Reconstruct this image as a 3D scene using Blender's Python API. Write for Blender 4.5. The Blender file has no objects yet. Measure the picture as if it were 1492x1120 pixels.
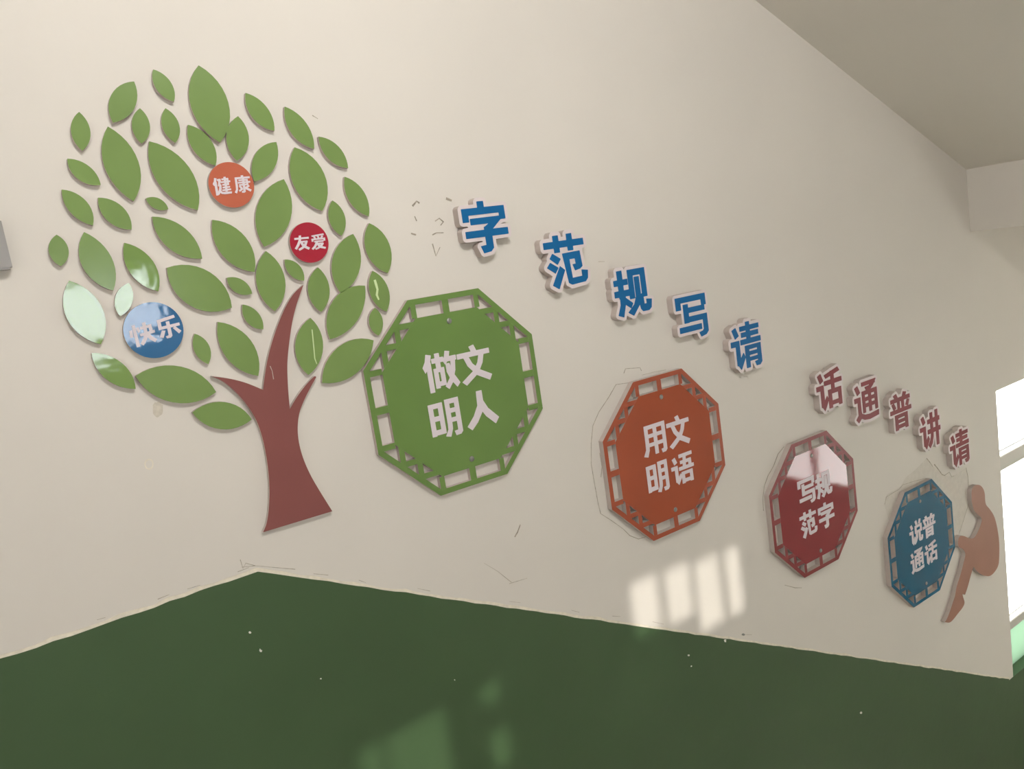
import bpy, bmesh, math, random
import numpy as np
from mathutils import Matrix, Vector

random.seed(7)
SC = bpy.context.scene
COL = SC.collection

# ------------------------------------------------------------------ camera
# world: the mural wall is the plane y = 0, the room lies at y < 0, x runs along the
# wall (down the stairs), z is up, the upper landing floor is z = 0.
EYE = 1.8          # camera height over the landing
DIST = 2.0         # camera distance from the mural wall
F = 1160.0         # focal length in pixels of a 1492 px wide frame
RM = np.array([[0.8140796642969416, 0.15071410221094528, -0.5608560952445178],
               [-0.2088726478712931, 0.9770993040578944, -0.040609936971302274],
               [0.5418916101485736, 0.15020722154519428, 0.8269167270325708]])

cam_d = bpy.data.cameras.new('camera')
cam_d.sensor_width = 36.0
cam_d.lens = F / 1492 * 36
cam_d.clip_start = 0.05
cam = bpy.data.objects.new('camera', cam_d)
COL.objects.link(cam)


def w_axis(r):
    return Vector((r[0], r[2], -r[1]))


ax, ay, az = w_axis(RM[0]), -w_axis(RM[1]), -w_axis(RM[2])
cam.matrix_world = Matrix(((ax.x, ay.x, az.x, 0), (ax.y, ay.y, az.y, -DIST), (ax.z, ay.z, az.z, EYE), (0, 0, 0, 1)))
SC.camera = cam

# ------------------------------------------------------------------ world, lights, exposure
SC.view_settings.view_transform = 'Standard'
SC.view_settings.look = 'None'
SC.view_settings.gamma = 1.0
SC.view_settings.use_curve_mapping = False
SC.view_settings.exposure = 0.31

world = bpy.data.worlds.new('daylight')
SC.world = world
world.use_nodes = True
bg = world.node_tree.nodes['Background']
bg.inputs['Color'].default_value = (1.0, 0.99, 0.96, 1)
bg.inputs['Strength'].default_value = 8.0

sd = bpy.data.lights.new('sun', 'SUN')
sd.energy = 1.75
sd.angle = math.radians(0.7)
sd.color = (1.0, 0.96, 0.88)
sun = bpy.data.objects.new('sun', sd)
COL.objects.link(sun)
SUN = Vector((0.46, 1.0, -0.27)).normalized()
sun.rotation_euler = SUN.to_track_quat('-Z', 'Y').to_euler()
sun.location = (-1, -6, 4)


def area(name, loc, target, sx, sy, power, col):
    d = bpy.data.lights.new(name, 'AREA')
    d.shape = 'RECTANGLE'
    d.size, d.size_y = sx, sy
    d.energy = power
    d.color = col
    o = bpy.data.objects.new(name, d)
    COL.objects.link(o)
    o.location = loc
    o.rotation_euler = (Vector(target) - Vector(loc)).to_track_quat('-Z', 'Y').to_euler()
    return o


area('landing_fill_top', (0.8, -2.2, 3.42), (1.4, 0, 2.8), 1.2, 0.4, 44, (1.0, 0.985, 0.955))  # unseen area fill added to brighten the upper mural wall; no fixture there
area('landing_fill_left', (-2.2, -3.0, 1.9), (2.2, 0, 1.0), 1.8, 1.6, 18, (1.0, 0.98, 0.95))  # unseen area fill added in place of daylight from the left


# ------------------------------------------------------------------ helpers
def lin(c):
    c = c / 255
    return c / 12.92 if c <= 0.04045 else ((c + 0.055) / 1.055) ** 2.4


def rgb(r, g, b):
    return (lin(r), lin(g), lin(b), 1)


def mat(name, col, rough=0.5, spec=0.5, noise=None, bump=None, coat=0.0):
    """noise = (scale, amount) varies the colour, bump = (scale, strength, distance)"""
    m = bpy.data.materials.new(name)
    m.use_nodes = True
    nt = m.node_tree
    p = nt.nodes['Principled BSDF']
    p.inputs['Base Color'].default_value = col
    p.inputs['Roughness'].default_value = rough
    p.inputs['Specular IOR Level'].default_value = spec
    p.inputs['Coat Weight'].default_value = coat
    p.inputs['Coat Roughness'].default_value = 0.04
    tc = nt.nodes.new('ShaderNodeTexCoord')
    geo = nt.nodes.new('ShaderNodeNewGeometry')
    if noise:
        n = nt.nodes.new('ShaderNodeTexNoise')
        n.inputs['Scale'].default_value = noise[0]
        n.inputs['Detail'].default_value = 5
        nt.links.new(geo.outputs['Position'], n.inputs['Vector'])
        r = nt.nodes.new('ShaderNodeValToRGB')
        a = noise[1]
        r.color_ramp.elements[0].position = 0.3
        r.color_ramp.elements[1].position = 0.7
        r.color_ramp.elements[0].color = tuple(max(0, c * (1 - a)) for c in col[:3]) + (1,)
        r.color_ramp.elements[1].color = tuple(min(1, c * (1 + a)) for c in col[:3]) + (1,)
        nt.links.new(n.outputs['Fac'], r.inputs['Fac'])
        nt.links.new(r.outputs['Color'], p.inputs['Base Color'])
    if bump:
        n = nt.nodes.new('ShaderNodeTexNoise')
        n.inputs['Scale'].default_value = bump[0]
        n.inputs['Detail'].default_value = 3
        nt.links.new(geo.outputs['Position'], n.inputs['Vector'])
        b = nt.nodes.new('ShaderNodeBump')
        b.inputs['Strength'].default_value = bump[1]
        b.inputs['Distance'].default_value = bump[2]
        nt.links.new(n.outputs['Fac'], b.inputs['Height'])
        nt.links.new(b.outputs['Normal'], p.inputs['Normal'])
        if coat:
            nt.links.new(b.outputs['Normal'], p.inputs['Coat Normal'])
    return m


M_WALL = mat('warm white wall paint', rgb(222, 216, 208), 0.75, 0.25, (1.3, 0.03), (14, 0.25, 0.004))
M_CEIL = mat('white ceiling paint', rgb(222, 217, 208), 0.9, 0.1, (1.1, 0.03), (9, 0.15, 0.004))
M_DADO = mat('green gloss dado paint', rgb(66, 92, 58), 0.42, 0.6, (2.0, 0.06), (11, 0.30, 0.004))
M_LIP = mat('cream paint lip', rgb(232, 224, 208), 0.7, 0.2, (60, 0.10), (150, 0.4, 0.002))
M_LEAF = mat('green acrylic face', rgb(124, 150, 88), 0.18, 0.35, (6, 0.05), (7, 0.12, 0.004))
M_LEAFW = mat('wavy green acrylic face', rgb(122, 152, 82), 0.05, 0.75, (6, 0.05), (8, 0.2, 0.005))
M_PVC = mat('grey white foam board edge', rgb(196, 184, 178), 0.6, 0.3, (40, 0.05))
M_TRUNK = mat('maroon acrylic face', rgb(140, 86, 83), 0.3, 0.2, (5, 0.06), (6, 0.10, 0.004))
M_OCG = mat('green octagon acrylic', rgb(110, 140, 76), 0.2, 0.3, (5, 0.06), (5, 0.10, 0.004))
M_OCO = mat('orange octagon acrylic', rgb(166, 84, 58), 0.08, 0.4, (5, 0.05), (5, 0.10, 0.004))
M_OCM = mat('maroon octagon acrylic', rgb(144, 60, 64), 0.05, 0.36, (5, 0.05), (5, 0.08, 0.004))
M_OCB = mat('blue octagon acrylic', rgb(28, 96, 126), 0.15, 0.25, (5, 0.05), (5, 0.10, 0.004))
M_OCMF = mat('maroon lattice film', rgb(140, 64, 64), 0.4, 0.2)
M_OCOF = mat('orange lattice film', rgb(166, 84, 58), 0.4, 0.2)
M_LET = mat('lilac white lettering', rgb(222, 212, 218), 0.45, 0.35)
M_DISCO = mat('orange disc acrylic', rgb(192, 104, 80), 0.10, 0.45, (5, 0.04), (6, 0.1, 0.004))
M_DISCR = mat('crimson disc acrylic', rgb(172, 44, 62), 0.12, 0.4, (5, 0.04), (6, 0.1, 0.004))
M_DISCB = mat('blue disc acrylic', rgb(52, 108, 156), 0.05, 0.6, (5, 0.05), (9, 0.3, 0.005))
M_BACK = mat('white foam board', rgb(226, 214, 214), 0.5, 0.3, (20, 0.03))
M_CBLUE = mat('blue character film', rgb(28, 104, 160), 0.4, 0.15, (12, 0.05))
M_CRED = mat('dark red character film', rgb(132, 48, 54), 0.4, 0.15, (12, 0.05))
M_MAN = mat('salmon brown film', rgb(166, 122, 106), 0.4, 0.2, (6, 0.04))
M_METAL = mat('brushed metal', rgb(150, 146, 142), 0.35, 0.5)
M_METAL.node_tree.nodes['Principled BSDF'].inputs['Metallic'].default_value = 0.9
M_SCREW = mat('dull steel', rgb(150, 150, 146), 0.4, 0.5)
M_SCREW.node_tree.nodes['Principled BSDF'].inputs['Metallic'].default_value = 0.7
M_FRAME = mat('grey white window frame', rgb(205, 202, 194), 0.5, 0.3)
M_STEP = mat('grey terrazzo', rgb(205, 200, 190), 0.5, 0.4, (60, 0.1))
M_SCUFF = mat('grey scuff', rgb(206, 198, 184), 0.9, 0.1, (70, 0.12), (120, 0.4, 0.001))
M_CRACK = mat('crack edge', rgb(172, 162, 147), 0.9, 0.1, (90, 0.3))
M_BARE = mat('filler patch', rgb(214, 208, 199), 0.9, 0.1, (40, 0.05), (60, 0.5, 0.002))
M_CHIP = mat('white paint chip', rgb(240, 238, 230), 0.8, 0.2)


def glass_mat(name, tint):
    m = bpy.data.materials.new(name)
    m.use_nodes = True
    nt = m.node_tree
    nt.nodes.clear()
    out = nt.nodes.new('ShaderNodeOutputMaterial')
    mix = nt.nodes.new('ShaderNodeMixShader')
    tr = nt.nodes.new('ShaderNodeBsdfTransparent')
    gl = nt.nodes.new('ShaderNodeBsdfGlossy')
    fr = nt.nodes.new('ShaderNodeFresnel')
    tr.inputs['Color'].default_value = tint
    gl.inputs['Roughness'].default_value = 0.02
    fr.inputs['IOR'].default_value = 1.45
    geo = nt.nodes.new('ShaderNodeNewGeometry')
    sub = nt.nodes.new('ShaderNodeMath')
    sub.operation = 'MULTIPLY_ADD'
    sub.inputs[1].default_value = -1.0
    sub.inputs[2].default_value = 1.0
    mul = nt.nodes.new('ShaderNodeMath')
    mul.operation = 'MULTIPLY'
    nt.links.new(geo.outputs['Backfacing'], sub.inputs[0])
    nt.links.new(sub.outputs[0], mul.inputs[0])
    nt.links.new(fr.outputs[0], mul.inputs[1])
    nt.links.new(mul.outputs[0], mix.inputs[0])
    nt.links.new(tr.outputs[0], mix.inputs[1])
    nt.links.new(gl.outputs[0], mix.inputs[2])
    nt.links.new(mix.outputs[0], out.inputs[0])
    return m


M_GLASS = glass_mat('clear window glass', (0.96, 0.98, 0.97, 1))
M_GLARE = bpy.data.materials.new('pale green painted glare')
M_GLARE.use_nodes = True
_nt = M_GLARE.node_tree
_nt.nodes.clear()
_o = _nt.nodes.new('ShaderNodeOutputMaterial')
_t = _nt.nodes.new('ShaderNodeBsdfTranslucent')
_t.inputs['Color'].default_value = (0.25, 0.32, 0.26, 1)  # mint tone carries the glare of the brightly lit green wall
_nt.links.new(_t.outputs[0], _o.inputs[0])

M_MILK = M_GLARE.copy()
M_MILK.name = 'milk white frosted glass'
[n for n in M_MILK.node_tree.nodes if n.type == 'BSDF_TRANSLUCENT'][0].inputs['Color'].default_value = (0.92, 0.95, 1.0, 1)


def W(px, py, d=DIST):
    """photo pixel -> (x, z) on the plane parallel to the wall at distance d from the camera"""
    v = RM.T @ np.array([(px - 746) / F, (py - 560) / F, 1.0])
    return (d * v[0] / v[2], EYE - d * v[1] / v[2])


def slab(name, loops, back, front, face, side=None, parent=None, bevel=0.0):
    """flat cut-out parallel to the wall: loops of (x, z), from y=-back to y=-front; loops may be holes"""
    cu = bpy.data.curves.new('tmp', 'CURVE')
    cu.dimensions = '2D'
    cu.fill_mode = 'BOTH'
    cu.extrude = (front - back) / 2
    for lp in loops:
        sp = cu.splines.new('POLY')
        sp.points.add(len(lp) - 1)
        for i, p in enumerate(lp):
            sp.points[i].co = (p[0], p[1], 0, 1)
        sp.use_cyclic_u = True
    tmp = bpy.data.objects.new('tmp', cu)
    COL.objects.link(tmp)
    dg = bpy.context.evaluated_depsgraph_get()
    dg.update()
    me = bpy.data.meshes.new_from_object(tmp.evaluated_get(dg))
    bpy.data.objects.remove(tmp)
    bpy.data.curves.remove(cu)
    xs = [v.co.x for v in me.vertices]
    ys = [v.co.y for v in me.vertices]
    mid = (front + back) / 2
    ox, oz = (0.0, 0.0)
    if parent is None:
        ox, oz = (min(xs) + max(xs)) / 2, min(ys)
    elif parent.get('_o') is not None:
        ox, oz = parent['_o'][0], parent['_o'][1]
    for v in me.vertices:
        x, y, z = v.co
        v.co = (x - ox, -(z + mid), y - oz)
    bm = bmesh.new()
    bm.from_mesh(me)
    bmesh.ops.remove_doubles(bm, verts=bm.verts, dist=1e-6)
    bmesh.ops.recalc_face_normals(bm, faces=bm.faces)
    for f in bm.faces:
        f.smooth = False
        f.material_index = 0 if f.normal.y < -0.7 else 1
    me.name = name
    me.materials.clear()
    me.materials.append(face)
    me.materials.append(side or face)
    bm.to_mesh(me)
    bm.free()
    o = bpy.data.objects.new(name, me)
    COL.objects.link(o)
    if parent is None:
        o.location = (ox, 0, oz)
        o['_o'] = (ox, oz)
    else:
        o.parent = parent
    return o


def box_mesh(bm, x0, x1, y0, y1, z0, z1):
    v = [bm.verts.new((x, y, z)) for x in (x0, x1) for y in (y0, y1) for z in (z0, z1)]
    for q in ((0, 1, 3, 2), (4, 6, 7, 5), (0, 4, 5, 1), (2, 3, 7, 6), (0, 2, 6, 4), (1, 5, 7, 3)):
        bm.faces.new([v[i] for i in q])


def boxes(name, bl, m, parent=None, bevel=0.0):
    bm = bmesh.new()
    for b in bl:
        box_mesh(bm, *b)
    bmesh.ops.recalc_face_normals(bm, faces=bm.faces)
    if bevel:
        bmesh.ops.bevel(bm, geom=bm.edges[:], offset=bevel, segments=2, affect='EDGES')
    me = bpy.data.meshes.new(name)
    bm.to_mesh(me)
    bm.free()
    me.materials.append(m)
    o = bpy.data.objects.new(name, me)
    COL.objects.link(o)
    if parent:
        o.parent = parent
    return o


def tag(o, label, cat, group=None):
    o['label'] = label
    o['category'] = cat
    if group:
        o['group'] = group
    return o


def struct(o):
    o['kind'] = 'structure'
    return o


# ------------------------------------------------------------------ the room
EDGE_X = 4.262                    # where the corner window begins in the mural wall
END_X = 5.6                      # right wall
WIN_X = 5.42                      # and where it ends
ZD = EYE - 0.665                  # dado height over the landing
KX = 0.467                        # where the dado turns down with the stairs
SL = (2.625 - 0.665) / (4.215 - KX)
WZ1, WZ0 = EYE - 1.03, EYE - 2.63     # corner window opening
NX = 4.215                        # where the sloping dado meets the level dado
LOW = -3.2
random.seed(3)


def dado_line():
    pts = []
    x = -3.0
    while x < NX:
        z = ZD if x <= KX else ZD - (x - KX) * SL
        pts.append((x, z + random.uniform(-0.0022, 0.0022)))
        if x < KX < x + 0.035:
            pts.append((KX, ZD))
        x += 0.035
    pts.append((NX, WZ0))
    return pts


DL = dado_line()
wall = slab('wall_front', [[(-3.0, 4.4)] + DL + [(EDGE_X, WZ0), (EDGE_X, WZ1), (WIN_X, WZ1), (WIN_X, WZ0), (END_X, WZ0), (END_X, 4.4)]],
            -0.14, 0.0, M_WALL)
wall.name = 'wall_front'
struct(wall)
slab('dado', [[(-3.0, LOW)] + DL + [(END_X, WZ0), (END_X, LOW)]], -0.14, 0.0012, M_DADO, M_DADO, wall)
lip = [(x, z) for x, z in DL] + [(x, z + 0.006 + random.uniform(0, 0.005)) for x, z in reversed(DL)]
slab('paint_lip', [lip], -0.001, 0.002, M_LIP, M_LIP, wall)

# beam and sloping soffit of the flight above
BX = 4.105
SOF = (0.816 - 0.106) / (4.105 - 2.639)
zc = EYE + 0.106


def prism_y(name, pts, y0, y1, m):
    bm = bmesh.new()
    a = [bm.verts.new((x, y0, z)) for x, z in pts]
    b = [bm.verts.new((x, y1, z)) for x, z in pts]
    bm.faces.new(a)
    bm.faces.new(b[::-1])
    for i in range(len(pts)):
        j = (i + 1) % len(pts)
        bm.faces.new((a[i], b[i], b[j], a[j]))
    bmesh.ops.recalc_face_normals(bm, faces=bm.faces)
    me = bpy.data.meshes.new(name)
    bm.to_mesh(me)
    bm.free()
    me.materials.append(m)
    o = bpy.data.objects.new(name, me)
    COL.objects.link(o)
    return o


x_t = BX - (4.4 - zc) / SOF
struct(prism_y('ceiling', [(BX + 0.0, zc), (x_t, 4.4), (x_t, 4.6), (END_X, 4.6), (END_X, zc)], -4.2, 0.0, M_CEIL))
beam = struct(prism_y('trim_1', [(BX, EYE - 0.193), (BX, zc), (END_X, zc), (END_X, EYE - 0.193)], -4.2, 0.0, M_WALL))
struct(boxes('ceiling_upper', [(-3.0, x_t, -4.2, 0, 4.4, 4.6)], M_CEIL)).name = 'ceiling'
struct(boxes('wall_left', [(-3.15, -3.0, -4.2, 0, -0.2, 4.6)], M_WALL))

# right wall with its window
RZ0, RZ1, RY0, RY1 = EYE - 2.28, EYE - 1.3, -2.8, -1.6
struct(boxes('wall_right', [
    (END_X, END_X + 0.15, -4.2, RY0, LOW, 4.6), (END_X, END_X + 0.15, RY1, 0, LOW, 4.6),
    (END_X, END_X + 0.15, RY0, RY1, LOW, RZ0), (END_X, END_X + 0.15, RY0, RY1, RZ1, 4.6)], M_WALL))
f0, f1 = END_X + 0.03, END_X + 0.08
w2 = struct(boxes('window_2', [
    (f0, f1, RY0, RY0 + 0.05, RZ0, RZ1), (f0, f1, RY1 - 0.05, RY1, RZ0, RZ1),
    (f0, f1, RY0 + 0.05, RY1 - 0.05, RZ0, RZ0 + 0.05), (f0, f1, RY0 + 0.05, RY1 - 0.05, RZ1 - 0.05, RZ1),
    (f0, f1, -2.22, -2.18, RZ0 + 0.05, RZ1 - 0.05)], M_FRAME))
boxes('pane', [(f0 + 0.023, f0 + 0.027, RY0 + 0.05, -2.22, RZ0 + 0.05, RZ1 - 0.05)], M_GLASS, w2)
boxes('pane', [(f0 + 0.023, f0 + 0.027, -2.18, RY1 - 0.05, RZ0 + 0.05, RZ1 - 0.05)], M_GLASS, w2)

# corner window in the mural wall
tz1 = W(1456.5, 672)[1]
tz0 = W(1457.5, 693)[1]
bz1 = W(1471.5, 915)[1]
bz0 = W(1473, 927)[1]
w1 = struct(boxes('window_1', [
    (EDGE_X, WIN_X, 0.03, 0.09, tz0, tz1),
    (EDGE_X, WIN_X, 0.03, 0.09, bz0, bz1)], M_FRAME, None, 0.003))
boxes('glazing_bead', [(EDGE_X, WIN_X, 0.045, 0.05, tz1 + 0.020, tz1 + 0.026)], M_SCREW, w1)
boxes('glazing_bead', [(EDGE_X, WIN_X, 0.045, 0.05, bz1 + 0.020, bz1 + 0.026)], M_FRAME, w1)
boxes('pane', [(EDGE_X, WIN_X, 0.058, 0.062, tz1, WZ1)], M_GLASS, w1)
boxes('pane', [(EDGE_X, WIN_X, 0.058, 0.062, bz1, tz0)], M_GLASS, w1)
glare_strip = boxes('pane', [(EDGE_X, WIN_X, 0.055, 0.065, WZ0, bz0)], M_GLARE, w1)  # translucent strip paints the glare on the green wall under the window
glare_strip['label'] = 'pale green translucent strip, painted glare on the green wall below the window'

# unseen back wall, added as a gobo; its holes shape the sun patches
BY = -4.2


def gobo_wall(openings):
    xs = sorted({-3.0, END_X} | {o[0] for o in openings} | {o[1] for o in openings})
    zs = sorted({LOW, 4.6} | {o[2] for o in openings} | {o[3] for o in openings})
    bl = []
    for i in range(len(xs) - 1):
        for j in range(len(zs) - 1):
            cx, cz = (xs[i] + xs[i + 1]) / 2, (zs[j] + zs[j + 1]) / 2
            if not any(o[0] < cx < o[1] and o[2] < cz < o[3] for o in openings):
                bl.append((xs[i], xs[i + 1], BY - 0.02, BY, zs[j], zs[j + 1]))
    return bl


def shift(x, z):
    """where the sun ray that lands on the mural wall at (x, z) crosses the back wall"""
    k = (0 - BY) / SUN.y
    return x - SUN.x * k, z - SUN.z * k


def opening(px0, px1, py0, py1):
    """opening in the back wall that lets the sun onto this stretch of the mural wall"""
    mx, my = (px0 + px1) / 2, (py0 + py1) / 2
    x0, x1 = W(px0, my)[0], W(px1, my)[0]
    z1, z0 = W(mx, py0)[1], W(mx, py1)[1]
    a_, b_ = shift(x0, z0), shift(x1, z1)
    return (a_[0], b_[0], a_[1], b_[1])


ops = [opening(918, 961, 840, 925), opening(968, 1007, 822, 905), opening(1013, 1051, 810, 915),
       opening(1057, 1080, 795, 895), opening(562, 658, 1048, 1160), opening(522, 561, 1082, 1160),
       opening(697, 727, 993, 1025), opening(712, 744, 1060, 1115)]
FX0, FX1, FZ0, FZ1 = 0.46, 1.15, EYE - 0.10, EYE + 0.34  # unseen frosted window added to give the leaves and blue disc bright reflections
ops.append((FX0, FX1, FZ0, FZ1))
struct(boxes('gobo_wall', gobo_wall(ops), M_WALL))
w3 = struct(boxes('reflection_window', [(FX0, FX1, BY - 0.018, BY + 0.01, FZ0, FZ0 + 0.015), (FX0, FX1, BY - 0.018, BY + 0.01, FZ1 - 0.015, FZ1),
                               (FX0, FX0 + 0.015, BY - 0.018, BY + 0.01, FZ0 + 0.015, FZ1 - 0.015),
                               (FX1 - 0.015, FX1, BY - 0.018, BY + 0.01, FZ0 + 0.015, FZ1 - 0.015)], M_FRAME))
boxes('pane', [(FX0 + 0.015, FX1 - 0.015, BY - 0.012, BY - 0.008, FZ0 + 0.015, FZ1 - 0.015)], M_MILK, w3)

# landing, stairs, lower landing
struct(boxes('floor', [(-3.0, KX - 0.1, BY, 0, -0.2, 0)], M_STEP))
n = 16
RISE, RUN = 0.157, 0.30
pts = [(KX - 0.1, LOW)]
for i in range(n):
    x0 = KX - 0.1 + i * RUN
    pts += [(x0, -(i + 1) * RISE), (x0 + RUN, -(i + 1) * RISE)]
pts[-1] = (END_X, -n * RISE)
pts.append((END_X, LOW))
struct(prism_y('floor', pts, BY, -0.001, M_STEP))


# ------------------------------------------------------------------ glyphs
def B(x0, y0, x1, y1):
    return [(x0, y0), (x1, y0), (x1, y1), (x0, y1)]


def P(*a):
    return [(a[i], a[i + 1]) for i in range(0, len(a), 2)]


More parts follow.
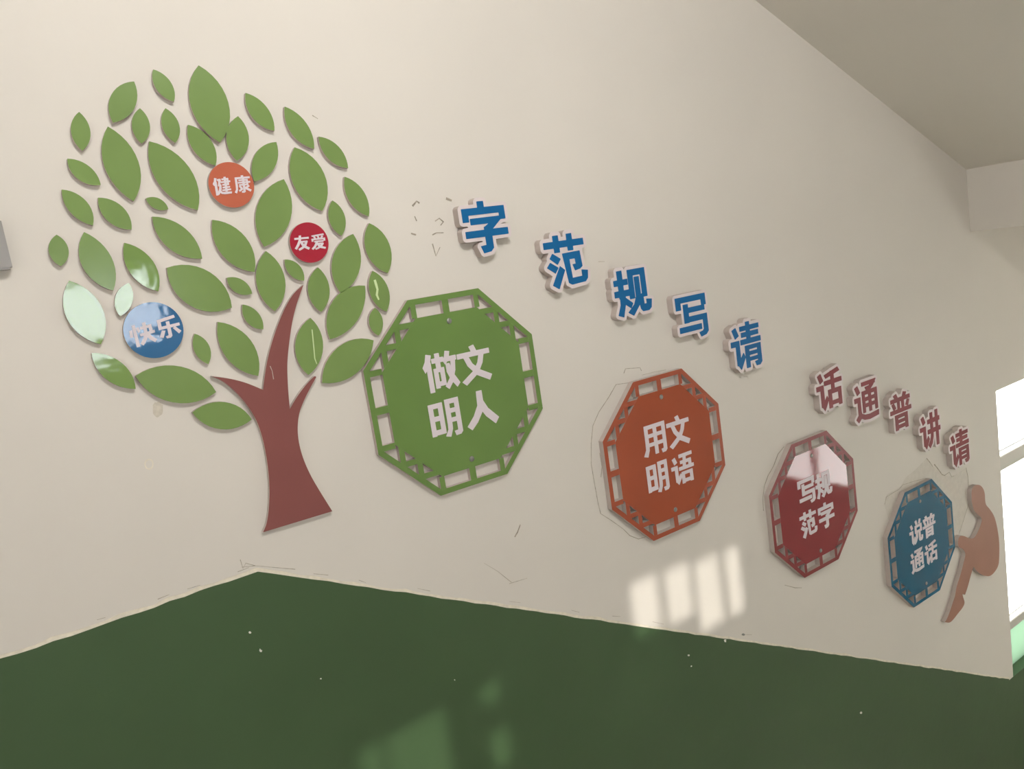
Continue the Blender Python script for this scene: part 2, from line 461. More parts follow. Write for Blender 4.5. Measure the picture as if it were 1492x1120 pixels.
YAN = [P(7, 12, 19, 8, 27, 26, 15, 31), B(0, 37, 27, 48), B(15, 37, 27, 90), P(15, 86, 27, 78, 38, 66, 43, 76, 26, 100)]
G = {
    '字': [B(38, 0, 51, 14), B(2, 12, 96, 24), B(2, 12, 14, 37), B(84, 12, 96, 37), B(18, 32, 76, 43),
          P(62, 32, 85, 32, 85, 37, 60, 58, 46, 58, 46, 51, 60, 43), B(4, 56, 98, 68), B(46, 50, 60, 88),
          P(46, 78, 60, 78, 60, 92, 54, 98, 38, 100, 33, 87, 46, 86)],
    '范': [B(2, 12, 98, 23), B(26, 1, 38, 32), B(59, 0, 71, 31), P(20, 34, 37, 45, 29, 54, 13, 42),
          P(12, 50, 29, 61, 21, 70, 4, 58), P(34, 59, 44, 67, 25, 100, 12, 92),
          P(44, 36, 86, 35, 88, 64, 82, 68, 70, 70, 66, 59, 74, 59, 73, 47, 58, 47, 60, 85, 86, 84, 86, 72, 100, 74, 98, 88, 92, 94, 58, 96, 51, 92)],
    '规': [B(12, 2, 25, 60), B(1, 21, 38, 32), B(0, 44, 40, 56), P(14, 55, 28, 55, 26, 72, 17, 99, 4, 94, 13, 74),
          P(28, 60, 46, 74, 40, 83, 26, 73), B(41, 3, 54, 64), B(41, 3, 89, 15), B(76, 3, 89, 64),
          P(58, 20, 71, 20, 71, 60, 66, 78, 45, 100, 32, 92, 50, 78, 58, 62),
          P(67, 58, 77, 58, 78, 81, 86, 81, 86, 71, 100, 73, 97, 90, 90, 95, 73, 95, 68, 89, 66, 75)],
    '写': [B(0, 1, 98, 13), B(0, 1, 15, 29), B(84, 1, 98, 27), B(23, 19, 38, 62), B(23, 28, 92, 39), B(23, 49, 98, 61),
          B(5, 71, 77, 83), B(84, 49, 98, 88), P(84, 80, 98, 80, 98, 91, 90, 98, 73, 101, 68, 91, 80, 89, 84, 85)],
    '请': YAN + [B(54, 0, 66, 46), B(33, 8, 97, 17), B(36, 22, 94, 31), B(32, 37, 100, 47), B(45, 52, 57, 100),
                B(86, 52, 98, 92), B(45, 52, 98, 60), B(45, 66, 98, 73), B(45, 79, 98, 86),
                P(86, 86, 98, 86, 98, 94, 91, 100, 79, 100, 75, 91, 86, 90)],
    '话': YAN + [P(33, 14, 88, 3, 94, 12, 38, 22), B(58, 8, 70, 56), B(31, 29, 100, 39), B(44, 53, 96, 63),
                B(44, 53, 57, 98), B(84, 53, 96, 96), B(44, 82, 96, 91)],
    '通': [P(4, 12, 16, 8, 25, 26, 13, 31), B(0, 38, 25, 49), B(13, 38, 25, 80),
          P(13, 74, 25, 74, 27, 81, 40, 86, 60, 88, 100, 85, 99, 97, 60, 100, 36, 97, 24, 91, 11, 100, 2, 91, 13, 82),
          B(34, 3, 92, 12), P(82, 3, 96, 3, 84, 16, 70, 25, 52, 24, 48, 17, 66, 16), B(33, 26, 44, 80), B(87, 26, 98, 80),
          B(60, 26, 71, 80), B(33, 26, 98, 35), B(33, 43, 98, 51), B(33, 59, 98, 67)],
    '普': [P(18, 3, 32, 0, 40, 15, 27, 17), P(66, 0, 80, 3, 72, 17, 59, 15), B(4, 12, 96, 22), B(35, 14, 46, 46),
          B(55, 14, 66, 46), P(8, 26, 19, 24, 27, 38, 16, 42), P(82, 24, 93, 26, 85, 42, 74, 38), B(0, 43, 100, 53),
          B(20, 58, 80, 67), B(20, 58, 33, 100), B(67, 58, 80, 100), B(20, 73, 80, 81), B(20, 87, 80, 96)],
    '讲': YAN + [B(38, 22, 98, 33), B(37, 50, 100, 61), B(52, 5, 64, 62),
                P(52, 55, 64, 55, 63, 72, 56, 90, 44, 101, 36, 92, 47, 80, 52, 68), B(78, 2, 90, 100)],
    '做': [P(14, 0, 27, 4, 20, 28, 5, 46, 0, 32, 9, 18), B(11, 22, 23, 100), B(28, 14, 62, 25), B(39, 2, 51, 44),
          B(30, 41, 60, 50), B(30, 41, 41, 92), B(49, 41, 60, 86), B(30, 77, 60, 87),
          P(71, 0, 83, 3, 77, 22, 66, 34, 61, 24, 67, 14), B(70, 16, 100, 27),
          P(85, 20, 97, 20, 92, 55, 80, 84, 67, 100, 58, 92, 73, 74, 81, 52), P(68, 34, 78, 34, 84, 60, 101, 90, 92, 99, 76, 76, 68, 55)],
    '文': [P(40, 0, 54, -3, 60, 14, 46, 16), B(0, 14, 100, 26),
          P(68, 22, 82, 22, 74, 48, 56, 74, 16, 100, 5, 90, 44, 66, 60, 46), P(18, 24, 32, 24, 42, 46, 62, 66, 98, 86, 90, 99, 52, 78, 28, 50)],
    '明': [B(0, 6, 44, 17), B(0, 6, 13, 90), B(31, 6, 44, 88), B(0, 40, 44, 51), B(0, 76, 44, 88),
          B(54, 2, 98, 13), B(54, 2, 67, 70), P(54, 66, 67, 66, 66, 82, 57, 101, 43, 97, 53, 82), B(85, 2, 98, 92),
          P(85, 84, 98, 84, 98, 94, 92, 100, 76, 101, 73, 90, 85, 89), B(54, 28, 98, 38), B(54, 53, 98, 63)],
    '人': [P(42, 0, 58, 0, 58, 30, 50, 58, 32, 82, 12, 99, 0, 88, 24, 64, 40, 38), P(50, 38, 58, 28, 70, 52, 100, 84, 88, 98, 62, 72, 50, 52)],
    '用': [B(8, 2, 96, 13), B(8, 2, 21, 62), P(8, 58, 21, 58, 20, 80, 11, 101, -4, 96, 7, 78), B(83, 2, 96, 92),
          P(83, 84, 96, 84, 96, 94, 90, 100, 76, 101, 73, 90, 83, 89), B(45, 2, 58, 98), B(8, 31, 96, 41), B(8, 60, 96, 70)],
    '语': YAN + [B(38, 3, 97, 13), P(57, 8, 69, 8, 64, 52, 52, 52), B(42, 25, 91, 34), B(79, 25, 91, 52), B(34, 45, 101, 55),
                B(43, 63, 93, 72), B(43, 63, 55, 101), B(81, 63, 93, 101), B(43, 88, 93, 98)],
    '说': YAN + [P(45, 1, 57, -2, 63, 16, 51, 18), P(78, -2, 90, 1, 83, 18, 71, 16), B(42, 21, 95, 30), B(42, 21, 54, 54),
                B(83, 21, 95, 54), B(42, 45, 95, 54), P(50, 54, 62, 54, 60, 76, 50, 92, 38, 101, 31, 91, 44, 78),
                B(70, 54, 82, 90), P(70, 84, 90, 84, 90, 74, 101, 76, 99, 90, 93, 96, 76, 96, 70, 91)],
    '健': [P(12, 0, 24, 3, 18, 26, 5, 44, -1, 32, 8, 18), B(9, 24, 21, 100),
          P(27, 8, 46, 8, 46, 18, 40, 40, 46, 42, 44, 66, 36, 84, 26, 98, 19, 90, 30, 68, 34, 50, 27, 48, 33, 18, 27, 18),
          P(28, 72, 36, 68, 46, 86, 101, 89, 99, 99, 60, 99, 40, 94), B(53, 8, 91, 16), B(47, 24, 100, 32), B(53, 40, 91, 48), B(52, 56, 94, 64),
          B(48, 71, 98, 79), B(66, 0, 77, 84), B(82, 8, 91, 48)],
    '康': [B(48, -3, 61, 10), B(9, 6, 100, 16), B(9, 6, 20, 62), P(9, 56, 20, 56, 18, 80, 9, 101, -2, 95, 8, 78),
          B(30, 21, 86, 29), B(25, 35, 100, 43), B(30, 49, 86, 57), B(52, 16, 64, 92), P(52, 86, 64, 86, 64, 96, 56, 101, 42, 100, 42, 92, 52, 91),
          B(77, 21, 86, 57), P(27, 61, 36, 58, 46, 69, 37, 76), P(48, 72, 48, 82, 28, 93, 24, 84), P(86, 57, 93, 65, 74, 76, 68, 68),
          P(64, 66, 101, 88, 94, 98, 64, 78)],
    '友': [B(2, 14, 98, 25), P(34, 0, 47, 0, 44, 30, 30, 64, 10, 92, -2, 84, 16, 58, 30, 30), B(36, 38, 86, 48),
          P(74, 40, 88, 44, 76, 70, 52, 90, 28, 101, 22, 90, 46, 78, 62, 64), P(38, 46, 51, 46, 66, 68, 98, 88, 90, 100, 58, 82, 44, 64)],
    '爱': [P(5, 4, 90, -3, 92, 6, 8, 12), P(17, 14, 27, 12, 33, 24, 23, 26), P(43, 12, 54, 11, 59, 23, 48, 25), P(75, 10, 87, 13, 77, 26, 66, 23),
          B(3, 26, 98, 35), B(3, 26, 14, 45), B(87, 26, 98, 45), B(20, 42, 84, 51),
          P(34, 42, 47, 42, 40, 66, 22, 88, 6, 100, -2, 91, 16, 76, 28, 56), B(36, 58, 82, 66),
          P(71, 60, 85, 64, 72, 80, 48, 95, 26, 101, 22, 92, 46, 84, 60, 74), P(38, 64, 49, 62, 64, 80, 97, 91, 92, 101, 56, 91, 44, 80)],
    '快': [P(-1, 20, 10, 20, 8, 52, -3, 50), B(14, 0, 26, 100), P(29, 16, 38, 14, 42, 34, 34, 38), B(45, 16, 93, 27), B(81, 16, 93, 52),
          B(39, 46, 101, 57), P(58, 0, 71, 0, 70, 50, 62, 76, 42, 100, 32, 90, 50, 68, 58, 46), P(66, 54, 77, 54, 84, 72, 102, 90, 92, 100, 74, 82, 66, 68)],
    '乐': [P(10, 7, 84, 0, 86, 12, 10, 20), B(10, 10, 23, 51), B(10, 42, 100, 54), B(46, 24, 59, 92),
          P(46, 84, 59, 84, 59, 94, 52, 101, 36, 101, 33, 91, 46, 89), P(22, 60, 35, 64, 21, 94, 7, 88), P(70, 60, 80, 55, 101, 82, 90, 91)],
}
GN = 150
LO, HI = -16.0, 116.0
_gx = np.linspace(LO, HI, GN)
GX, GY = np.meshgrid(_gx, _gx)          # GY runs down


def poly_sdf(poly):
    d = np.full(GX.shape, 1e9)
    ins = np.zeros(GX.shape, bool)
    n = len(poly)
    for i in range(n):
        x0, y0 = poly[i]
        x1, y1 = poly[(i + 1) % n]
        ex, ey = x1 - x0, y1 - y0
        t = np.clip(((GX - x0) * ex + (GY - y0) * ey) / (ex * ex + ey * ey + 1e-12), 0, 1)
        d = np.minimum(d, (GX - x0 - t * ex) ** 2 + (GY - y0 - t * ey) ** 2)
        if y0 != y1:
            c = ((y0 > GY) != (y1 > GY)) & (GX < (x1 - x0) * (GY - y0) / (y1 - y0) + x0)
            ins ^= c
    d = np.sqrt(d)
    return np.where(ins, -d, d)


_sdf = {}


def glyph_sdf(ch):
    if ch not in _sdf:
        s = None
        for p in G[ch]:
            q = poly_sdf(p)
            s = q if s is None else np.minimum(s, q)
        _sdf[ch] = s
    return _sdf[ch]


def rdp(pts, eps):
    if len(pts) < 3:
        return pts
    a, b = np.array(pts[0]), np.array(pts[-1])
    ab = b - a
    L = math.hypot(*ab) + 1e-12
    arr = np.array(pts)
    d = np.abs(ab[0] * (arr[:, 1] - a[1]) - ab[1] * (arr[:, 0] - a[0])) / L
    i = int(d.argmax())
    if d[i] > eps:
        return rdp(pts[:i + 1], eps)[:-1] + rdp(pts[i:], eps)
    return [pts[0], pts[-1]]


def contours(s, level):
    """marching squares -> closed loops in glyph units"""
    v = s - level + 1e-7
    seg = {}
    h = _gx[1] - _gx[0]

    def ip(i0, j0, i1, j1):
        a, b = v[i0, j0], v[i1, j1]
        t = a / (a - b)
        return (LO + h * (j0 + t * (j1 - j0)), LO + h * (i0 + t * (i1 - i0)))
    neg = v < 0
    act = np.argwhere((neg[:-1, :-1].astype(int) + neg[1:, :-1] + neg[:-1, 1:] + neg[1:, 1:]) % 4 != 0)
    table = {1: [('L', 'T')], 2: [('T', 'R')], 3: [('L', 'R')], 4: [('R', 'B')], 5: [('L', 'T'), ('R', 'B')], 6: [('T', 'B')],
             7: [('L', 'B')], 8: [('B', 'L')], 9: [('B', 'T')], 10: [('T', 'R'), ('B', 'L')], 11: [('B', 'R')], 12: [('R', 'L')],
             13: [('R', 'T')], 14: [('T', 'L')]}
    pos = {}
    for i, j in act:
        c = neg[i, j] * 1 + neg[i, j + 1] * 2 + neg[i + 1, j + 1] * 4 + neg[i + 1, j] * 8
        key = {'T': ('h', i, j), 'B': ('h', i + 1, j), 'L': ('v', i, j), 'R': ('v', i, j + 1)}
        for a, b in table[int(c)]:
            for e in (a, b):
                k = key[e]
                if k not in pos:
                    if k[0] == 'h':
                        pos[k] = ip(k[1], k[2], k[1], k[2] + 1)
                    else:
                        pos[k] = ip(k[1], k[2], k[1] + 1, k[2])
            seg.setdefault(key[a], []).append(key[b])
            seg.setdefault(key[b], []).append(key[a])
    loops = []
    seen = set()
    for k in list(seg):
        if k in seen:
            continue
        lp = [k]
        seen.add(k)
        cur = k
        while True:
            nx = [q for q in seg[cur] if q not in seen]
            if not nx:
                break
            cur = nx[0]
            seen.add(cur)
            lp.append(cur)
        pts = [pos[q] for q in lp]
        if len(pts) < 8:
            continue
        m = len(pts) // 2
        r = rdp(pts[:m + 1], 0.30)[:-1] + rdp(pts[m:] + [pts[0]], 0.30)[:-1]
        if len(r) >= 3:
            loops.append(r)
    return loops


def glyph_loops(ch, x0, x1, z0, z1, level=0.0):
    """glyph fitted so that its 0..100 square covers x0..x1, z0..z1 (z1 = top)"""
    return [[(x0 + (x1 - x0) * u / 100, z1 - (z1 - z0) * w / 100) for u, w in lp] for lp in contours(glyph_sdf(ch), level)]


# ------------------------------------------------------------------ octagons
OC = np.array([1.53463923e-01, 5.63646740e-01, -1.71783622e-01, 9.56991141e-01, -3.71396219e-01, 1.35295204e+00,
               -5.83283152e-01, 1.73868232e+00, -7.97473161e-01])
A_OUT, A_IN = 0.924, 0.872
P_A, P_D = 0.750, 1.083


def octo(ap, dg):
    return [(ap * sx if k else (dg - ap) * sx, (dg - ap) * sz if k else ap * sz)
            for sx, sz, k in ((-1, 1, 0), (1, 1, 0), (1, 1, 1), (1, -1, 1), (1, -1, 0), (-1, -1, 0), (-1, -1, 1), (-1, 1, 1))]


def clip(poly, a, b, c):
    """keep a*x + b*z <= c"""
    out = []
    for i in range(len(poly)):
        p, q = poly[i], poly[(i + 1) % len(poly)]
        dp, dq = a * p[0] + b * p[1] - c, a * q[0] + b * q[1] - c
        if dp <= 0:
            out.append(p)
        if dp * dq < 0:
            t = dp / (dp - dq)
            out.append((p[0] + t * (q[0] - p[0]), p[1] + t * (q[1] - p[1])))
    return out


def dome(name, x, y, z, r, m, parent):
    bm = bmesh.new()
    bmesh.ops.create_uvsphere(bm, u_segments=14, v_segments=8, radius=r)
    for v in bm.verts:
        v.co.y *= 0.45
        v.co += Vector((x, y, z))
    for f in bm.faces:
        f.smooth = True
    me = bpy.data.meshes.new(name)
    bm.to_mesh(me)
    bm.free()
    me.materials.append(m)
    o = bpy.data.objects.new(name, me)
    COL.objects.link(o)
    o.parent = parent
    return o


def octagon(i, m, text, label, thick, tilt=(0, 0)):
    d = DIST - thick
    r, cx, cz = OC[0] * d, OC[1 + 2 * i] * d, EYE + OC[2 + 2 * i] * d
    t = bpy.data.objects.new('octagonal_plaque', None)
    COL.objects.link(t)
    t.location = (cx, 0, cz)
    t['_o'] = (0.0, 0.0)
    tag(t, label, 'wall plaque', 'octagonal lattice plaques down the stair wall')

    def S(pts):
        return [(x * r, z * r) for x, z in pts]
    base = 0.001
    mf = {M_OCM: M_OCMF, M_OCO: M_OCOF}.get(m, m)
    slab('frame', [S(octo(A_OUT, A_OUT * 1.4142)), S(octo(A_IN, A_IN * 1.4142))], base, thick, mf, M_PVC, t)
    pan = slab('panel', [S(octo(P_A, P_D))], base, thick, m, M_PVC, t)
    hw = 0.027
    D = A_IN * 1.4142
    bars = []
    for s in (-1, 1):
        for c, h in ((0, 0.034), (-0.34, hw), (0.34, hw)):
            bars.append([(c - h, s * P_A), (c + h, s * P_A), (c + h, s * A_IN), (c - h, s * A_IN)])
            bars.append([(s * P_A, c - h), (s * P_A, c + h), (s * A_IN, c + h), (s * A_IN, c - h)])
    for sx in (-1, 1):
        for sz in (-1, 1):
            for c in (0.538, 0.697):
                for v in (0, 1):
                    q = [(c - hw, 0.2), (c + hw, 0.2), (c + hw, 0.9), (c - hw, 0.9)]
                    q = clip(q, 1, 1, D)
                    q = clip(q, -1, -1, -P_D)
                    if v:
                        q = [(b_, a_) for a_, b_ in q]
                    q = [(a_ * sx, b_ * sz) for a_, b_ in q]
                    bars.append(q)
    for k, q in enumerate(bars):
        slab('lattice_bar', [S(q)], base, thick - 0.0002 - 0.00005 * (k % 2), mf, M_PVC, t)
    for (ch, gx, gz) in zip(text, (-0.165, 0.210, -0.195, 0.205), (0.222, 0.212, -0.222, -0.225)):
        hw_ = 0.179 if ch not in '明' else 0.165
        lp = glyph_loops(ch, (gx - hw_) * r, (gx + hw_) * r, (gz - 0.175) * r, (gz + 0.180) * r, 1.1)
        o = slab('character', lp, thick, thick + 0.0012, M_LET, M_LET, pan)
    for sz in (0.67, -0.67):
        dome('screw', 0.01 * r, -thick, sz * r, 0.0085, M_SCREW, t)
    t.rotation_euler = (math.radians(tilt[0]), 0, math.radians(tilt[1]))
    return t


octagon(0, M_OCG, '做文明人', 'green octagonal lattice plaque reading 做文明人, biggest, beside the tree', 0.016)
octagon(1, M_OCO, '用文明语', 'orange octagonal lattice plaque reading 用文明语, beside the green one', 0.022)
octagon(2, M_OCM, '写规范字', 'maroon octagonal lattice plaque reading 写规范字 with a pink reflection', 0.024)
octagon(3, M_OCB, '说普通话', 'blue octagonal lattice plaque reading 说普通话 beside the seated silhouette', 0.024)


# ------------------------------------------------------------------ leaves
def arc(a, c, b, n=12):
    """circular arc a -> b through c (points on the wall)"""
    ax_, ay_ = a
    bx_, by_ = c
    cx_, cy_ = b
    dd = 2 * (ax_ * (by_ - cy_) + bx_ * (cy_ - ay_) + cx_ * (ay_ - by_))
    ux = ((ax_ ** 2 + ay_ ** 2) * (by_ - cy_) + (bx_ ** 2 + by_ ** 2) * (cy_ - ay_) + (cx_ ** 2 + cy_ ** 2) * (ay_ - by_)) / dd
    uy = ((ax_ ** 2 + ay_ ** 2) * (cx_ - bx_) + (bx_ ** 2 + by_ ** 2) * (ax_ - cx_) + (cx_ ** 2 + cy_ ** 2) * (bx_ - ax_)) / dd
    r = math.hypot(ax_ - ux, ay_ - uy)
    t0 = math.atan2(ay_ - uy, ax_ - ux)
    t1 = math.atan2(cy_ - uy, cx_ - ux)
    tm = math.atan2(by_ - uy, bx_ - ux)
    d1 = (t1 - t0) % (2 * math.pi)
    dm = (tm - t0) % (2 * math.pi)
    if dm > d1:
        d1 -= 2 * math.pi
    return [(ux + r * math.cos(t0 + d1 * k / n), uy + r * math.sin(t0 + d1 * k / n)) for k in range(n)]


Z1 = (60, 80, 4.667)
Z2 = (250, 80, 4.521)
Z3 = (60, 300, 4.667)
Z4 = (280, 290, 4.148)
Z5 = (120, 460, 4.973)
PX = (0, 0, 1.0)
LEAVES = [
    (Z1, (258, 387), (336, 530), (280, 652), (206, 540), 0, 'small upright dark green leaf, second from the left end of the crown'),
    (Z1, (632, 180), (642, 345), (488, 460), (478, 268), 0, 'broad dark green leaf leaning right at the crown\'s upper left'),
    (Z1, (762, 98), (878, 180), (903, 318), (783, 232), 0, 'narrow leaf at the crown\'s top, left of the tallest top leaf'),
    (Z1, (672, 362), (740, 480), (682, 603), (616, 480), 0, 'small upright leaf just below the broad leaf leaning right'),
    (Z1, (845, 362), (932, 455), (912, 598), (827, 500), 0, 'small leaf hanging under the narrow top leaf, left of the tallest leaf'),
    (Z1, (453, 486), (648, 690), (628, 995), (432, 765), 0, 'large leaf at upper left, left of the leaf beside the orange disc'),
    (Z1, (735, 587), (1000, 755), (1065, 1055), (787, 858), 0, 'large long leaf just left of the orange disc'),
    (Z1, (178, 705), (320, 752), (405, 883), (232, 828), 0, 'flat lying leaf under the small upright leaf at far left'),
    (PX, (90, 276), (124.3, 291.5), (135.4, 328.3), (101, 307.5), 0, 'dark leaf above the leftmost leaf, pointing down right'),
    (PX, (143.1, 287.9), (176, 299), (191.8, 334.3), (153, 317.5), 0, 'small leaf below the large upper left leaf, pointing down right'),
    (Z1, (712, 975), (805, 977), (865, 1047), (768, 1042), 0, 'tiny flat leaf under the long leaf left of the orange disc'),
    (Z2, (178, 68), (348, 245), (318, 577), (130, 350), 0, 'tallest leaf at the very top of the tree'),
    (Z2, (108, 460), (248, 545), (290, 728), (150, 635), 0, 'medium leaf touching the orange disc from its upper left'),
    (Z2, (438, 403), (510, 550), (430, 697), (360, 545), 0, 'upright leaf directly above the orange disc'),
    (Z2, (487, 250), (620, 335), (678, 500), (530, 410), 0, 'leaf at the top edge, just right of the tallest leaf'),
    (Z2, (745, 340), (885, 445), (940, 618), (785, 510), 0, 'leaf at the upper right edge above the large right leaf'),
    (Z2, (968, 538), (1092, 595), (1163, 745), (1018, 668), 0, 'leaf on the upper right edge, right of the large right leaf'),
    (Z2, (690, 573), (688, 722), (545, 832), (553, 650), 0, 'broad leaf leaning right beside the right side of the orange disc'),
    (Z2, (810, 608), (995, 760), (993, 1027), (803, 855), 0, 'large leaf at upper right, above the narrow leaf near the red disc'),
    (Z2, (1140, 802), (1262, 893), (1300, 1063), (1168, 958), 0, 'leaf on the right edge, third below the top right leaf'),
    (Z4, (848, 8), (925, 110), (903, 222), (824, 110), 0, 'small narrow leaf at the upper right of the red disc'),
    (Z4, (554, -121), (597, 110), (435, 288), (388, 60), 0, 'large upright leaf between the orange disc and the red disc'),
    (Z4, (122, 125), (310, 215), (378, 440), (165, 315), 0, 'large leaf under the orange disc, pointing down right'),
    (Z4, (445, 313), (560, 475), (500, 677), (386, 490), 0, 'long upright leaf left of the tip of the trunk'),
    (Z4, (560, 365), (652, 405), (677, 492), (578, 440), 0, 'small leaf just under the red disc above the trunk tip'),
    (Z4, (760, 412), (831, 545), (780, 682), (699, 545), 0, 'upright leaf under the right side of the red disc'),
    (Z4, (973, 210), (1018, 400), (898, 568), (843, 390), 0, 'large upright leaf right of the red disc'),
    (Z4, (1070, 145), (1187, 260), (1183, 447), (1053, 320), 0, 'tall leaf on the right edge, level with the red disc'),
    (Z4, (1090, 433), (1184, 535), (1175, 680), (1072, 560), 0, 'scratched leaf on the right edge, touching the small leaf near the green octagon'),
    (Z4, (1105, 657), (1153, 740), (1127, 825), (1068, 738), 0, 'small upright leaf beside the top left of the green octagon'),
    (Z4, (1045, 523), (1000, 730), (833, 847), (838, 635), 0, 'large leaf leaning right, just above the leaf touching the green octagon'),
    (Z4, (1097, 853), (1012, 1035), (785, 1110), (850, 925), 0, 'wide leaf whose tip touches the left of the green octagon'),
    (Z4, (715, 717), (792, 890), (703, 1063), (622, 895), 0, 'upright leaf with a scratch, between the trunk and its right branch'),
    (Z4, (210, 475), (307, 490), (363, 570), (258, 560), 0, 'tiny flat leaf right of the wide central leaf'),
    (Z4, (305, 637), (396, 683), (430, 787), (325, 735), 0, 'small leaf left of the middle of the trunk'),
    (Z4, (155, 742), (335, 830), (400, 1068), (192, 935), 0, 'large leaf above the left branch of the trunk'),
    (Z4, (15, 813), (105, 890), (98, 997), (12, 915), 0, 'small leaf right of the blue disc'),
    (PX, (243.2, 390), (309, 398.5), (337.9, 447.9), (274.3, 443.6), 0, 'wide leaf in the middle of the crown, above right of the blue disc'),
    (Z3, (755, 72), (980, 153), (1095, 358), (862, 282), 0, 'wide leaf under the tiny flat leaf, pointing down right'),
    (Z3, (105, 195), (187, 300), (133, 410), (50, 300), 0, 'leftmost leaf of the tree, small and dark'),
    (Z3, (292, 177), (468, 330), (490, 575), (290, 430), 0, 'large leaf above the bright reflecting leaf'),
    (Z3, (565, 250), (745, 355), (797, 580), (612, 465), 1, 'leaf above the blue disc with a shiny lower end'),
    (Z3, (190, 507), (392, 650), (405, 940), (168, 750), 1, 'large pale leaf left of the blue disc, mirroring a bright window'),
    (Z3, (597, 523), (624, 640), (537, 750), (502, 625), 1, 'small shiny leaf touching the upper left of the blue disc'),
    (Z5, (68, 270), (285, 340), (387, 530), (162, 450), 1, 'pale leaf under the left side of the blue disc'),
    (Z5, (385, 435), (665, 360), (970, 552), (690, 632), 0, 'widest leaf lying flat under the blue disc'),
    (Z5, (797, 700), (1035, 625), (1228, 750), (1010, 822), 0, 'lowest leaf, lying flat against the left of the trunk'),
]
T_LEAF = 0.013
TILT = {'pale leaf under the left side of the blue disc': (-1.3, 0, 0),
        'large pale leaf left of the blue disc, mirroring a bright window': (-0.1, 0, 0)}
for z, a, r_, b, l_, wavy, lab in LEAVES:
    q = [W(z[0] + p[0] / z[2], z[1] + p[1] / z[2], DIST - T_LEAF) for p in (a, r_, b, l_)]
    lp = arc(q[0], q[1], q[2]) + arc(q[2], q[3], q[0])
    o = slab('leaf', [lp], 0.0008, T_LEAF, M_LEAFW if wavy else M_LEAF, M_PVC)
    if lab in TILT:
        o.rotation_euler = tuple(math.radians(v) for v in TILT[lab])
    tag(o, lab, 'leaf', 'cut-out leaves of the wall tree')


# ------------------------------------------------------------------ trunk and seated figure
def smooth(run, n=5):
    p = [run[0]] + run + [run[-1]]
    out = []
    for i in range(1, len(p) - 2):
        for k in range(n):
            t = k / n
            a, b, c, d = p[i - 1], p[i], p[i + 1], p[i + 2]
            out.append(tuple(0.5 * (2 * b[j] + (c[j] - a[j]) * t + (2 * a[j] - 5 * b[j] + 4 * c[j] - d[j]) * t * t +
                                    (3 * b[j] - a[j] - 3 * c[j] + d[j]) * t ** 3) for j in (0, 1)))
    return out


def outline(runs, z, d):
    pts = []
    for r in runs:
        pts += smooth(r)
    return [W(z[0] + x / z[2], z[1] + y / z[2], d) for x, y in pts]


T_TR = 0.014
TR = [[(52, 425), (100, 431), (150, 440), (205, 456), (268, 482)],
      [(268, 482), (273, 440), (285, 365), (305, 285), (332, 205), (365, 130), (398, 78), (437, 43)],
      [(437, 43), (410, 120), (390, 200), (377, 290), (370, 370), (371, 440), (375, 505), (380, 562)],
      [(380, 562), (410, 512), (445, 465), (480, 428), (491, 428)],
      [(491, 428), (465, 475), (440, 525), (420, 580), (413, 640), (418, 700), (435, 765), (465, 835), (505, 905), (558, 990)],
      [(558, 990), (268, 1078)],
      [(268, 1078), (283, 1040), (292, 980), (295, 900), (290, 820), (280, 750), (265, 680), (240, 610), (200, 545), (150, 488), (100, 447), (52, 425)]]
trunk = slab('tree_trunk', [outline(TR, (290, 400, 2.873), DIST - T_TR)], 0.0008, T_TR, M_TRUNK, M_PVC)
tag(trunk, 'maroon cut-out tree trunk with three branches on the wall', 'tree trunk')

T_MAN = 0.022
MAN = [[(232, 150), (232, 110), (241, 76), (266, 58), (296, 61), (318, 85), (330, 122), (333, 170), (341, 205), (367, 237), (396, 282),
        (415, 340), (430, 420), (438, 500), (437, 600), (430, 655), (405, 700), (372, 730), (338, 732), (303, 720), (275, 698), (248, 665)],
       [(248, 665), (238, 690), (222, 745), (203, 815), (184, 872)],
       [(184, 872), (166, 866), (170, 890), (180, 930), (165, 968), (130, 1012), (92, 1060), (66, 1078), (34, 1074)],
       [(34, 1074), (52, 1045), (75, 985), (96, 920), (110, 878), (122, 810), (150, 722), (170, 645), (186, 570), (165, 532), (137, 515), (133, 470), (147, 438),
        (175, 436), (215, 452), (248, 450), (275, 412), (300, 352), (306, 305), (272, 272), (250, 242), (236, 190), (232, 150)]]
man = slab('seated_silhouette', [outline(MAN, (1370, 695, 5.09), DIST - T_MAN)], 0.0008, T_MAN, M_MAN, M_PVC)
tag(man, 'salmon brown cut-out silhouette of a seated person hugging the knees, beside the window', 'silhouette')


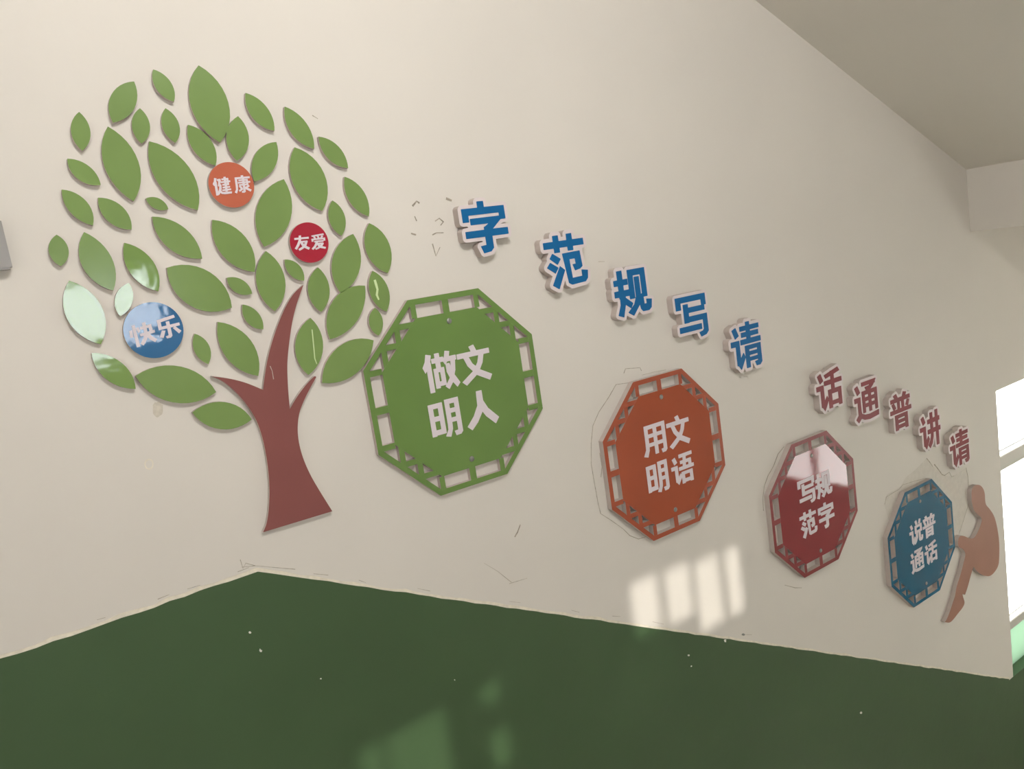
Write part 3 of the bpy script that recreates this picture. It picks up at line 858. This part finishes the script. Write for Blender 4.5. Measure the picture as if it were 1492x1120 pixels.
# ------------------------------------------------------------------ discs with two characters
def disc(l, r, t, b, m, chars, boxpx, label, thick=0.014, tilt=0):
    d = DIST - thick
    cx_, cz_ = W((l + r) / 2, (t + b) / 2, d)
    px = [W(l, (t + b) / 2, d), W(r, (t + b) / 2, d)]
    pz = [W((l + r) / 2, t, d), W((l + r) / 2, b, d)]
    rad = ((px[1][0] - px[0][0]) / 2 + (pz[0][1] - pz[1][1]) / 2) / 2
    0 and print('disc', label[:12], (px[1][0] - px[0][0]) / 2, (pz[0][1] - pz[1][1]) / 2)
    o = slab('word_disc', [[(cx_ + rad * math.cos(k * math.pi / 32), cz_ + rad * math.sin(k * math.pi / 32)) for k in range(64)]],
             0.0008, thick, m, M_PVC)
    tag(o, label, 'wall disc', 'round word discs in the tree crown')
    for ch, (x0, y0, x1, y1, x2, y2) in zip(chars, boxpx):
        # three corner pixels: top left, top right, bottom left of the character's square
        A = W(x0, y0, d)
        Bq = W(x1, y1, d)
        C = W(x2, y2, d)
        lps = []
        for lp in contours(glyph_sdf(ch), 1.0):
            lps.append([(A[0] + (Bq[0] - A[0]) * u / 100 + (C[0] - A[0]) * w / 100,
                         A[1] + (Bq[1] - A[1]) * u / 100 + (C[1] - A[1]) * w / 100) for u, w in lp])
        slab('character', lps, thick, thick + 0.001, M_LET, M_LET, o)
    o.rotation_euler = (math.radians(tilt), 0, 0)
    return o


disc(304, 371, 236, 302.5, M_DISCO, '健康', [(309, 260, 334, 257, 313, 285), (339.5, 257.5, 363, 255.5, 343, 281.5)],
     'orange disc reading 健康 high in the tree crown')
disc(422.2, 479.6, 323.8, 382.8, M_DISCR, '友爱', [(428, 344, 449.5, 342, 430.5, 365.5), (452.5, 342.5, 473, 340.5, 455, 364)],
     'crimson disc reading 友爱 right of the crown\'s centre')
disc(179.6, 269, 439.4, 522.4, M_DISCB, '快乐', [(187, 476, 221, 466.5, 195, 507), (224.5, 465.5, 258, 457.5, 231.5, 495.5)],
     'blue disc reading 快乐 at the lower left of the crown', 0.014, -0.15)


# ------------------------------------------------------------------ big raised characters
def big(ch, tl, tr, bl, m, label, group, cat='raised character', thick=0.028, lev=8.0):
    d = DIST - thick
    A, Bq, C = W(*tl, d), W(*tr, d), W(*bl, d)
    # squared up on the wall: level top and upright sides
    x0, x1 = (A[0] + C[0]) / 2, (A[0] + C[0]) / 2 + (Bq[0] - A[0])
    z1, z0 = (A[1] + Bq[1]) / 2, (A[1] + Bq[1]) / 2 - (A[1] - C[1])
    back = glyph_loops(ch, x0, x1, z0, z1, lev)
    # the board is solid: keep outer outlines only when the holes are small
    keep = []
    for lp in back:
        ar = abs(sum(lp[i][0] * lp[(i + 1) % len(lp)][1] - lp[(i + 1) % len(lp)][0] * lp[i][1] for i in range(len(lp)))) / 2
        if ar > 0.03 * (x1 - x0) * (z1 - z0):
            keep.append(lp)
    o = slab('raised_character', keep, 0.0008, thick, M_BACK, M_PVC)
    tag(o, label, 'sign character', group)
    slab('face', glyph_loops(ch, x0, x1, z0, z1, 0.9), thick, thick + 0.0012, m, m, o)


GB = 'blue characters stepping down the wall'
GR = 'dark red characters stepping down the wall'
big('字', (672, 296), (737, 290), (678, 372), M_CBLUE, 'big blue raised character 字, uppermost of the blue row', GB)
big('范', (790, 344), (850, 339), (798, 422), M_CBLUE, 'blue raised character 范, just right of and below the biggest one', GB)
big('规', (894, 393), (946, 388), (897, 463), M_CBLUE, 'blue raised character 规, middle one of the blue row', GB)
big('写', (985, 433), (1029, 427), (988, 496), M_CBLUE, 'blue raised character 写, just above left of the lowest blue one', GB)
big('请', (1063, 473), (1106, 466), (1068, 540), M_CBLUE, 'blue raised character 请, lowest of the blue row', GB)
big('话', (1188.5, 541), (1225, 532), (1191.5, 601), M_CRED, 'dark red raised character 话, uppermost of the red row', GR)
big('通', (1243.5, 559), (1277, 549), (1247, 617), M_CRED, 'dark red raised character 通, next below the uppermost red one', GR)
big('普', (1296, 577), (1326, 567), (1299, 630), M_CRED, 'dark red raised character 普, middle one of the red row', GR)
big('讲', (1339.5, 603), (1368.5, 595), (1342, 656), M_CRED, 'dark red raised character 讲, just above left of the lowest red one', GR)
big('请', (1383, 632), (1410, 621), (1386, 683), M_CRED, 'dark red raised character 请, lowest, above the seated silhouette', GR)

# ------------------------------------------------------------------ metal plate at the left edge
t_p = 0.03
pl = [W(x, y, DIST - t_p) for x, y in ((1, 318), (19, 391), (-60, 401), (-75, 330))]
pl[1] = (pl[1][0], pl[1][1])
xr, zb = pl[1]
zt = W(1, 318, DIST - t_p)[1]
pm = boxes('metal_plate', [(xr - 0.35, xr, -t_p, -0.0005, zb, zt)], M_METAL, None, 0.004)
tag(pm, 'shiny metal plate on the wall at the left edge', 'metal plate')

# ------------------------------------------------------------------ wear on the wall (all children of the wall)


def strip(pts, w, z=PX):
    q = [W(z[0] + x / z[2], z[1] + y / z[2]) for x, y in pts]
    L, R = [], []
    for i, p in enumerate(q):
        a = q[max(0, i - 1)]
        b = q[min(len(q) - 1, i + 1)]
        dx, dz = b[0] - a[0], b[1] - a[1]
        n_ = math.hypot(dx, dz) + 1e-9
        ww = w * (0.35 + 0.65 * random.random())
        L.append((p[0] - dz / n_ * ww, p[1] + dx / n_ * ww))
        R.append((p[0] + dz / n_ * ww, p[1] - dx / n_ * ww))
    return L + R[::-1]


def blob(cx, cy, rx, ry, n=18, jit=0.25):
    pts = []
    for k in range(n):
        a = k * 2 * math.pi / n
        j = 1 + random.uniform(-jit, jit)
        pts.append(W(cx + rx * j * math.cos(a), cy + ry * j * math.sin(a)))
    return pts


random.seed(11)
ZO = (860, 520, 4.0)
ZB = (1270, 640, 4.0)
cr = []
# glue outline round the orange plaque
cr.append(strip([(225, 150), (150, 160), (110, 230), (50, 320), (15, 400), (5, 500), (5, 620), (25, 740), (45, 850), (60, 912)], 0.0012, ZO))
cr.append(strip([(60, 912), (120, 950), (190, 1000), (230, 1040), (280, 1060), (330, 1045)], 0.0014, ZO))
cr.append(strip([(195, 95), (205, 68), (290, 62), (298, 80)], 0.0010, ZO))
cr.append(strip([(300, 105), (380, 85), (440, 75)], 0.0009, ZO))
cr.append(strip([(55, 560), (68, 640), (62, 700)], 0.0016, ZO))
# cracks round the blue plaque
cr.append(strip([(75, 380), (85, 335), (125, 310), (160, 290), (180, 265), (240, 245), (320, 225)], 0.0014, ZB))
cr.append(strip([(320, 110), (340, 135), (355, 158)], 0.0028, ZB))
cr.append(strip([(365, 145), (385, 170), (410, 205), (425, 210)], 0.0022, ZB))
cr.append(strip([(425, 210), (452, 190), (466, 218), (480, 212)], 0.0018, ZB))
cr.append(strip([(550, 165), (560, 215), (566, 300)], 0.0022, ZB))
cr.append(strip([(566, 300), (560, 390), (535, 470), (508, 552)], 0.0012, ZB))
# glue outline round the maroon plaque
ZM = (1100, 610, 4.478)
cr.append(strip([(190, 180), (150, 230), (120, 310), (85, 370), (60, 440), (50, 520), (55, 600)], 0.0014, ZM))
# lines near the tree and over the dado
cr.append(strip([(455, 168), (463, 173)], 0.0012))
cr.append(strip([(705, 820), (725, 832), (745, 848)], 0.0008))
cr.append(strip([(742, 850), (768, 842)], 0.0007))
cr.append(strip([(750, 782), (754, 775), (758, 764)], 0.004))
cr.append(strip([(350, 815), (354, 828), (358, 820), (372, 824)], 0.0010))
cr.append(strip([(1143, 852), (1158, 856), (1168, 856)], 0.0016))
cr.append(strip([(872, 381), (881, 381)], 0.0010))
cr.append(strip([(352, 826), (372, 824), (395, 826), (430, 829)], 0.0008))
for k in range(12):
    x = 120 + k * 85 + random.uniform(-35, 35)
    y = (960 - 0.3413 * x - 9) if x < 375 else (832 + (x - 375) * 0.1415 - 8)
    cr.append(strip([(x, y), (x + random.uniform(8, 22), y + (0.14 if x > 375 else -0.34) * 15 + random.uniform(-2, 2))], 0.0007))
for lp in cr:
    slab('scratch', [lp], -0.0005, 0.0010, M_CRACK, M_CRACK, wall)
slab('smudge', [blob(230, 596, 8, 11, 24, 0.1)], -0.0005, 0.0006, M_SCUFF, M_SCUFF, wall)
slab('smudge', [blob(217, 676, 6.5, 8, 24, 0.05), blob(217, 676, 4.8, 6, 24, 0.05)], -0.0005, 0.0008, M_LIP, M_LIP, wall)
# glue marks left of the big blue character
for pts, w_ in (([(601, 300), (607, 293), (611, 296)], .003), ([(604, 315), (607, 322)], .0022), ([(599, 340), (606, 342)], .0022),
                ([(650, 289), (658, 292)], .0035), ([(630, 342), (636, 339), (646, 339)], .0022), ([(634, 322), (640, 318), (646, 323), (642, 328)], .0016),
                ([(630, 355), (635, 373), (641, 360)], .0016)):
    slab('scratch', [strip(pts, w_)], -0.0005, 0.0014, M_CRACK, M_CRACK, wall)
# patched plaster behind the blue plaque
pp = [W(ZB[0] + x / 4, ZB[1] + y / 4) for x, y in ((75, 380), (90, 320), (170, 275), (200, 220), (250, 180), (320, 110), (350, 150), (410, 205),
                                                  (470, 218), (550, 165), (565, 290), (545, 440), (505, 555), (400, 600), (200, 560), (100, 470))]
slab('plaster_patch', [pp], -0.0005, 0.0006, M_BARE, M_BARE, wall)
# white paint chips on the green
for x, y, r_ in ((364, 921, 2.0), (379, 947, 2.2), (467, 988, 1.2), (662, 990, 1.0), (1003, 954, 1.3), (1007, 970, 1.2), (1254, 1038, 1.5), (1056, 933, 1.8)):
    slab('paint_chip', [blob(x, y, r_, r_, 7, 0.4)], 0.0005, 0.0022, M_CHIP, M_CHIP, wall)
slab('nail_hole', [blob(1083, 924, 2.2, 1.6, 8, 0.2)], -0.0005, 0.0015, M_SCREW, M_SCREW, wall)

# scratches on the acrylic of two leaves and the trunk
M_NICK = mat('pale scratch', rgb(205, 222, 170), 0.4, 0.3)
for o in [q for q in bpy.data.objects if q.name.split('.')[0] == 'leaf']:
    if o['label'].startswith('scratched leaf'):
        slab('scratch', [strip([(543, 408), (545, 415), (547, 422), (546, 430), (549, 437)], 0.004)], T_LEAF, T_LEAF + 0.0006, M_NICK, M_NICK, o)
    elif 'with a scratch' in o['label']:
        slab('scratch', [strip([(452, 480), (454, 500), (456, 522), (459, 530)], 0.0014)], T_LEAF, T_LEAF + 0.0006, M_NICK, M_NICK, o)
slab('scratch', [strip([(391, 533), (394, 540), (396, 552)], 0.001)], T_TR, T_TR + 0.0006, M_PVC, M_PVC, trunk)

for o in bpy.data.objects:
    if '_o' in o:
        del o['_o']
